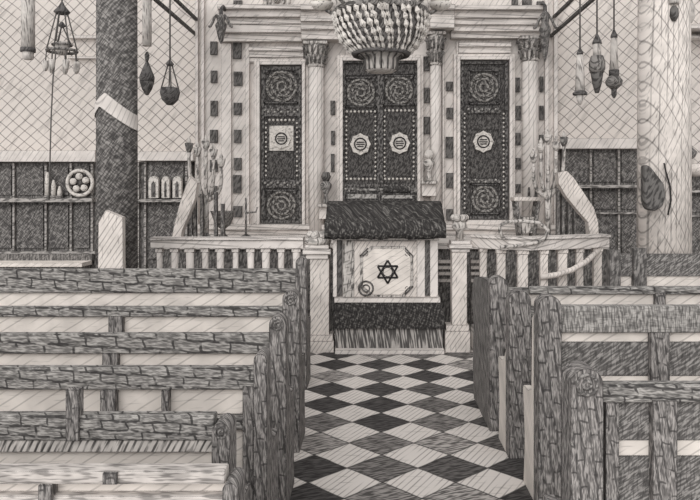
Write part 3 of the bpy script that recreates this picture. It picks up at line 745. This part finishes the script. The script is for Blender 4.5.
pew('third nearest left pew, with three dark posts across its pale board', LG, 3.54, -1, (255,268), -2.8, 368, [('rail',22),('pale',26),('rail',14),('pale',75)], [(243,254,386,640),(101,116,390,416),(162,169,390,416)], 352, scroll=False)
pew('second nearest left pew, with broad rail above a hatched moulding', LG, 2.79, -1, (214,232), -2.3, 416, [('rail',25),('hatch',12),('pale',18),('rail',14)], [(67,80,389,440)], 420)
pew('nearest left pew at bottom of the picture, thin greyish rail', LG, 2.24, -1, (225,240), -1.9, 471, [('rail',14),('pale',11),('rail',10)], [(40,53,484,520),(104,118,472,483)], 478, scroll=False, mats={'rail':'seat'})
pew('far right pew nearest the bowed balustrade, with dark curved side', RG, 5.84, 1, (489,507), 3.6, 288, [('rail',6),('pale',8)], [], 276, full_side=.95, side_mat='panel', scroll=False)
pew('second farthest right pew with thin top rail', RG, 5.25, 1, (508,530), 3.4, 287, [('rail',7.5),('pale',12),('rail',20)], [(655,665,293,308)], 290, side_mat='paleboard', scroll=False)
pew('second nearest right pew with broad upright-grained rail', RG, 4.41, 1, (537,560), 3.0, 306, [('rail',27),('pale',10),('dark',34),('pale',8),('dark',40)], [(650,669,332,386)], 295, mats={'rail':'railv'}, side_top=1.2, side_mat='paleboard', scroll=False)
pew('nearest right pew with scrolled end post at lower right', RG, 2.68, 1, (568,600), 1.9, 385, [('rail',18),('dark',40),('pale',16),('dark',60)], [(605,618,402,520),(652,676,400,520)], 366, side_mat='post')
# far bench in front of the right column
Yf = 7.35
t = thing('bench', 'dark high-backed bench in front of the pale column at right', 'bench', (PX(670,Yf), Yf+.2, 0))
obj('back_rail', MB().box(PX(610,Yf), PX(740,Yf), Yf, Yf+.06, PZ(276,Yf), PZ(254,Yf)), M['panel'], t)
obj('back_board', MB().box(PX(610,Yf), PX(740,Yf), Yf+.02, Yf+.05, PZ(300,Yf), PZ(276,Yf)), M['paleboard'], t, label='pale board')
obj('seat', MB().box(PX(610,Yf), PX(740,Yf), Yf+.06, Yf+.4, .44, .48), M['seat'], t)
for xa, xb, yt in ((608,619,250),(632,645,248),(728,740,250)): obj('leg', MB().box(PX(xa,Yf), PX(xb,Yf), Yf-.05, Yf+.06, 0, PZ(yt,Yf)), M['dark'], t)

# ------------------------------------------------------------------ chandelier
Yh = 7.6; s = Yh/F; cx = PX(381,Yh)
def HZ(y): return PZ(y, Yh)
t = thing('crystal_chandelier', 'large crystal basket chandelier hanging in front of the double door', 'chandelier', (cx, Yh, HZ(73)))
obj('rod', MB().tube([(cx,Yh,HZ(20)),(cx,Yh,5.1)], .025, 8), M['metal'], t)
obj('upper_drum', MB().lathe((cx,Yh,0), [(18*s,HZ(18)),(20*s,HZ(8)),(21*s,HZ(0)),(30*s,HZ(-12)),(10*s,HZ(-20))], 24), M['glass'], t)
q = MB()
for k in range(22):
    a = 2*math.pi*k/22
    q.tube([(cx+math.cos(a)*r_*s, Yh+math.sin(a)*r_*s, HZ(y)) for r_, y in ((19.5,18),(21.5,6),(23,-2),(31,-12))], .014, 5)
obj('drum_rib', q, M['inlay'], t)
q = MB().ring((cx,Yh,HZ(14)), 46*s, .035, n=36).ring((cx,Yh,HZ(12)), 40*s, .02, n=36); obj('upper_ring', q, M['brass'], t)
q = MB().lathe((cx,Yh,0), [(45*s,HZ(15)),(43*s,HZ(28)),(37*s,HZ(42)),(28*s,HZ(53)),(26*s,HZ(55)),(18*s,HZ(55)),(18*s,HZ(50)),(34*s,HZ(36)),(40*s,HZ(16))], 36, 'Z', True)
obj('basket', q, M['basket'], t)
prof = [(47.5,15),(47,22),(45.5,29),(42.5,36),(39,43),(33.5,49),(28,54)]
rc = random.Random(11)
for k in range(38):
    a = 2*math.pi*(k+rc.uniform(-.25,.25))/38; q = MB()
    for j in range(len(prof)-1):
        (r0,y0), (r1,y1) = prof[j], prof[j+1]
        da = .10*(j*.55); ph = a + da
        f = .13
        p0 = Vector((cx+math.cos(ph)*r0*s, Yh+math.sin(ph)*r0*s, HZ(y0))); p1 = Vector((cx+math.cos(ph+.07)*r1*s, Yh+math.sin(ph+.07)*r1*s, HZ(y1)))
        rr = rc.uniform(.018,.044)*(1-.06*j)
        pa, pb, pm = p0.lerp(p1,-.35+rc.uniform(-.1,.1)), p0.lerp(p1,1.2), p0.lerp(p1,.45+.3*((k*5+j*3)%4)/4)
        d = (pb-pa); u = d.cross(Vector((math.cos(ph),math.sin(ph),0))).normalized(); w = d.cross(u).normalized()
        vs = [q.bm.verts.new(pm+rr*(math.cos(x)*u+math.sin(x)*w)) for x in (0,1.571,3.142,4.712)]
        A, B = q.bm.verts.new(pa), q.bm.verts.new(pb)
        for i in range(4): q.bm.faces.new((vs[i],vs[(i+1)%4],A)); q.bm.faces.new((vs[i],vs[(i+1)%4],B))
    obj('crystal_strand', q, M['crystal'], t)
obj('lower_ring', MB().ring((cx,Yh,HZ(54)), 27*s, .03, n=30), M['metal'], t)
obj('lower_drum', MB().lathe((cx,Yh,0), [(24*s,HZ(55)),(17*s,HZ(57)),(16*s,HZ(70)),(13*s,HZ(72)),(4*s,HZ(73))], 24), M['glass'], t)
q = MB()
for k in range(16):
    a = 2*math.pi*k/16; q.tube([(cx+math.cos(a)*r_*s, Yh+math.sin(a)*r_*s, HZ(y)) for r_, y in ((22,56),(17,60),(16.5,71))], .010, 5)
obj('drum_rib', q, M['inlay'], t)
for k in range(8):
    a = 2*math.pi*k/8; d = Vector((math.cos(a), math.sin(a), 0)); ctr = Vector((cx,Yh,0))
    pts = [ctr+d*(r_*s)+Vector((0,0,HZ(y))) for r_, y in ((20,10),(34,14),(50,13),(58,8))]
    ar = obj('arm', MB().tube(pts, .02, 6), M['brass'], t)
    e = ctr+d*(59*s)+Vector((0,0,HZ(8)))
    obj('lamp_cup', MB().lathe(e, [(.03,-.03),(.10,.0),(.13,.05),(.11,.055)], 14), M['crystal'], ar)
    obj('globe', MB().ball(e+Vector((0,0,.15)), .125, 14, 8), M['glass'], ar)

# ------------------------------------------------------------------ hanging lamps
def hl(name, label, x, Y, parts, rod_y, cat='lamp', group=None):
    s = Y/F; cx = PX(x,Y); low = max(y for (_, prof, _) in parts for (r, y) in prof)
    t = thing(name, label, cat, (cx, Y, PZ(low,Y)), group)
    if rod_y is not None: obj('cord', MB().tube([(cx,Y,PZ(rod_y,Y)),(cx,Y,5.12)], .011, 6), M['wire'], t)
    for nm, prof, mat in parts:
        obj(nm, MB().lathe((cx,Y,0), [(max(r,.3)*s, PZ(y,Y)) for r, y in prof], 16), M[mat], t)
    return t, cx, s
def chains(t, cx, Y, s, r0, y0, r1, y1, n=4, ph=.4):
    for k in range(n):
        a = 2*math.pi*k/n+ph
        obj('chain', MB().tube([(cx+math.cos(a)*r0*s, Y+math.sin(a)*r0*s, PZ(y0,Y)), (cx+math.cos(a)*r1*s, Y+math.sin(a)*r1*s, PZ(y1,Y))], .009, 5), M['wire'], t)
Yl = 9.2
hl('hanging_lamp', 'long pale tubular lamp hanging at upper left edge', 28, Yl, [('tube',[(6.5,-8),(6.5,48)],'glass'),('band',[(7.2,48),(7.2,52)],'metal'),('glass_end',[(5.5,52),(5,59),(2,60)],'glass')], -8)
t, cx, s = hl('ring_chandelier', 'small ring chandelier with hanging glass cups at upper left', 62, Yl, [('canopy',[(1,2),(3,6),(8,12),(6,14)],'metal'),('inner_cap',[(1,22),(4,26),(1,28)],'metal')], 3, 'chandelier')
chains(t, cx, Yl, s, 5, 13, 14, 50, 6); chains(t, cx, Yl, s, 1, 27, 9, 46, 3)
obj('hoop', MB().ring((cx,Yl,PZ(51,Yl)), 14*s, .02).ring((cx,Yl,PZ(45,Yl)), 9*s, .014), M['brass'], t)
obj('centre_bowl', MB().lathe((cx,Yl,0), [(6*s,PZ(42,Yl)),(7*s,PZ(48,Yl)),(3*s,PZ(55,Yl))], 14), M['glass'], t)
for k in range(7):
    a = 2*math.pi*k/7; x, y = cx+math.cos(a)*15*s, Yl+math.sin(a)*15*s
    cu = obj('glass_cup', MB().lathe((x,y,0), [(1.2*s,PZ(72,Yl)),(2.8*s,PZ(69,Yl)),(3.2*s,PZ(63,Yl)),(2.6*s,PZ(62,Yl))], 12), M['glass'], t)
    obj('cup_wire', MB().tube([(x,y,PZ(63,Yl)),(cx+math.cos(a)*14*s,Yl+math.sin(a)*14*s,PZ(51,Yl))], .008, 5), M['wire'], cu)
obj('pull_cord', MB().tube([at(56,51,Yl-.16),at(53,78,Yl-.16),at(51,120,Yl-.16),at(50,160,Yl-.16),at(49,200,Yl-.16)], .010, 6), M['wire'], t)
t, cx, s = hl('hanging_lamp', 'dark teardrop lamp hanging just right of the dark column', 147, Yl, [('sleeve',[(4.5,-5),(4.5,46)],'glass'),('knob',[(1,52),(2.5,55),(2,59),(1,62)],'metal'),('shade',[(1.5,62),(4,68),(7.5,77),(7,82)],'metal'),('glass_bowl',[(7,82),(5,89),(1.5,95)],'inlay')], -5)
t, cx, s = hl('hanging_lamp', 'dark bowl lamp on chains left of the stone wall corner', 170, Yl, [('canopy',[(1,60),(4,64),(3,66)],'metal'),('bowl',[(3,105),(8,100),(10,92),(8.5,88),(7,91)],'metal'),('glass',[(4,98),(5,90),(4,86)],'glass')], 60)
chains(t, cx, Yl, s, 2, 65, 8.5, 89, 4)
hl('hanging_lamp', 'leftmost of three lamps hanging left of pale column, tall glass over a plate', 580, Yl, [('canopy',[(1,48),(3.4,53),(3,55)],'metal'),('glass',[(3.2,55),(4.2,70),(5,91)],'glass'),('plate',[(5,91),(7.4,93),(7,95)],'metal'),('drop',[(4,95),(3.6,99),(1,105)],'glass')], 48)
hl('hanging_lamp', 'middle of three lamps hanging left of pale column, dark lantern', 597, Yl, [('canopy',[(1,34),(4.6,42),(4.6,44)],'metal'),('glass',[(4,44),(4,56)],'glass'),('lantern',[(6,56),(8,62),(8,69),(6.5,73)],'brass'),('tail',[(6.2,73),(4.5,84),(2,93)],'inlay')], 34)
hl('hanging_lamp', 'rightmost of three lamps hanging left of pale column, wide dish', 614, Yl, [('canopy',[(1,30),(3.5,36),(3.3,38)],'metal'),('glass',[(3,38),(3.8,55),(4.4,70)],'glass'),('collar',[(5,70),(5,76)],'metal'),('dish',[(5,76),(8.6,81),(7.6,85),(3.4,89)],'brass'),('finial',[(2.6,89),(2.6,95),(1,98)],'metal')], 30)
hl('hanging_lamp', 'short lamp with dark bulb at upper right corner', 674, 8.0, [('stem',[(5,-6),(5,4)],'glass'),('bulb',[(2,6),(4,9),(4.4,16),(2,21)],'inlay')], -6)
hl('hanging_lamp', 'pale glass lamp at extreme upper right edge', 690, Yl, [('glass',[(2,0),(5,8),(4.5,18),(2,23)],'glass'),('cap',[(2,-6),(3.5,-2),(2,0)],'metal')], -6)
# dark pendants at the two upper corners of the stone wall
for x, y0, y1, lab in ((221,14,44,'dark pendant lamp on scroll bracket at upper left corner of stone wall'),(545,10,62,'dark tassel-like pendant on scroll bracket at upper right corner of stone wall')):
    Yl2 = YW-.55; s = Yl2/F; p = at(x,y1,Yl2); t = thing('pendant_lamp', lab, 'lamp', p)
    obj('bracket', MB().tube([(p.x,YW,PZ(y0-6,Yl2)),(p.x,Yl2+.15,PZ(y0-10,Yl2)),(p.x,Yl2,PZ(y0-4,Yl2)),(p.x,Yl2,PZ(y0+2,Yl2))], .03, 6), M['metal'], t)
    h = PZ(y0,Yl2)-p.z
    obj('body', MB().lathe(p, [(.3*s,0),(2.4*s,h*.12),(4.6*s,h*.45),(6*s,h*.62),(3.5*s,h*.75),(5*s,h*.9),(1*s,h)], 14), M['dark'], t)
    for k, sx in enumerate((-1,1)):
        obj('scroll', MB().tube([p+Vector((sx*f*12*s, -.03, h*.75+math.sin(f*5)*6*s)) for f in [j/6 for j in range(7)]], .022, 6), M['leaf'], t)

# ------------------------------------------------------------------ light, camera, view
w = bpy.data.worlds.new('World'); bpy.context.scene.world = w; w.use_nodes = True
w.node_tree.nodes['Background'].inputs[0].default_value = (1.0, .995, .985, 1); w.node_tree.nodes['Background'].inputs[1].default_value = .62
def sun(name, rx, rz, e, ang):
    d = bpy.data.lights.new(name, 'SUN'); d.energy = e; d.angle = math.radians(ang); d.color = (1,.995,.985)
    o = bpy.data.objects.new(name, d); C.objects.link(o); o.rotation_euler = (math.radians(rx), 0, math.radians(rz)); return o
sun('fill_sun', 64, -14, 1.75, 60)  # added soft fill from behind the camera, brightens upright faces; no window built
cam = bpy.data.cameras.new('camera'); co = bpy.data.objects.new('camera', cam); C.objects.link(co)
co.location = (0,0,H); co.rotation_euler = (math.radians(90),0,0)
cam.sensor_width = 36; cam.lens = 36*F/700; cam.shift_x = -(VX-350)/700; cam.shift_y = (VY-250)/700
cam.clip_start = .02
sc = bpy.context.scene; sc.camera = co
sc.view_settings.view_transform = 'Standard'; sc.view_settings.look = 'None'; sc.view_settings.gamma = 1; sc.view_settings.use_curve_mapping = False
sc.view_settings.exposure = 0.45
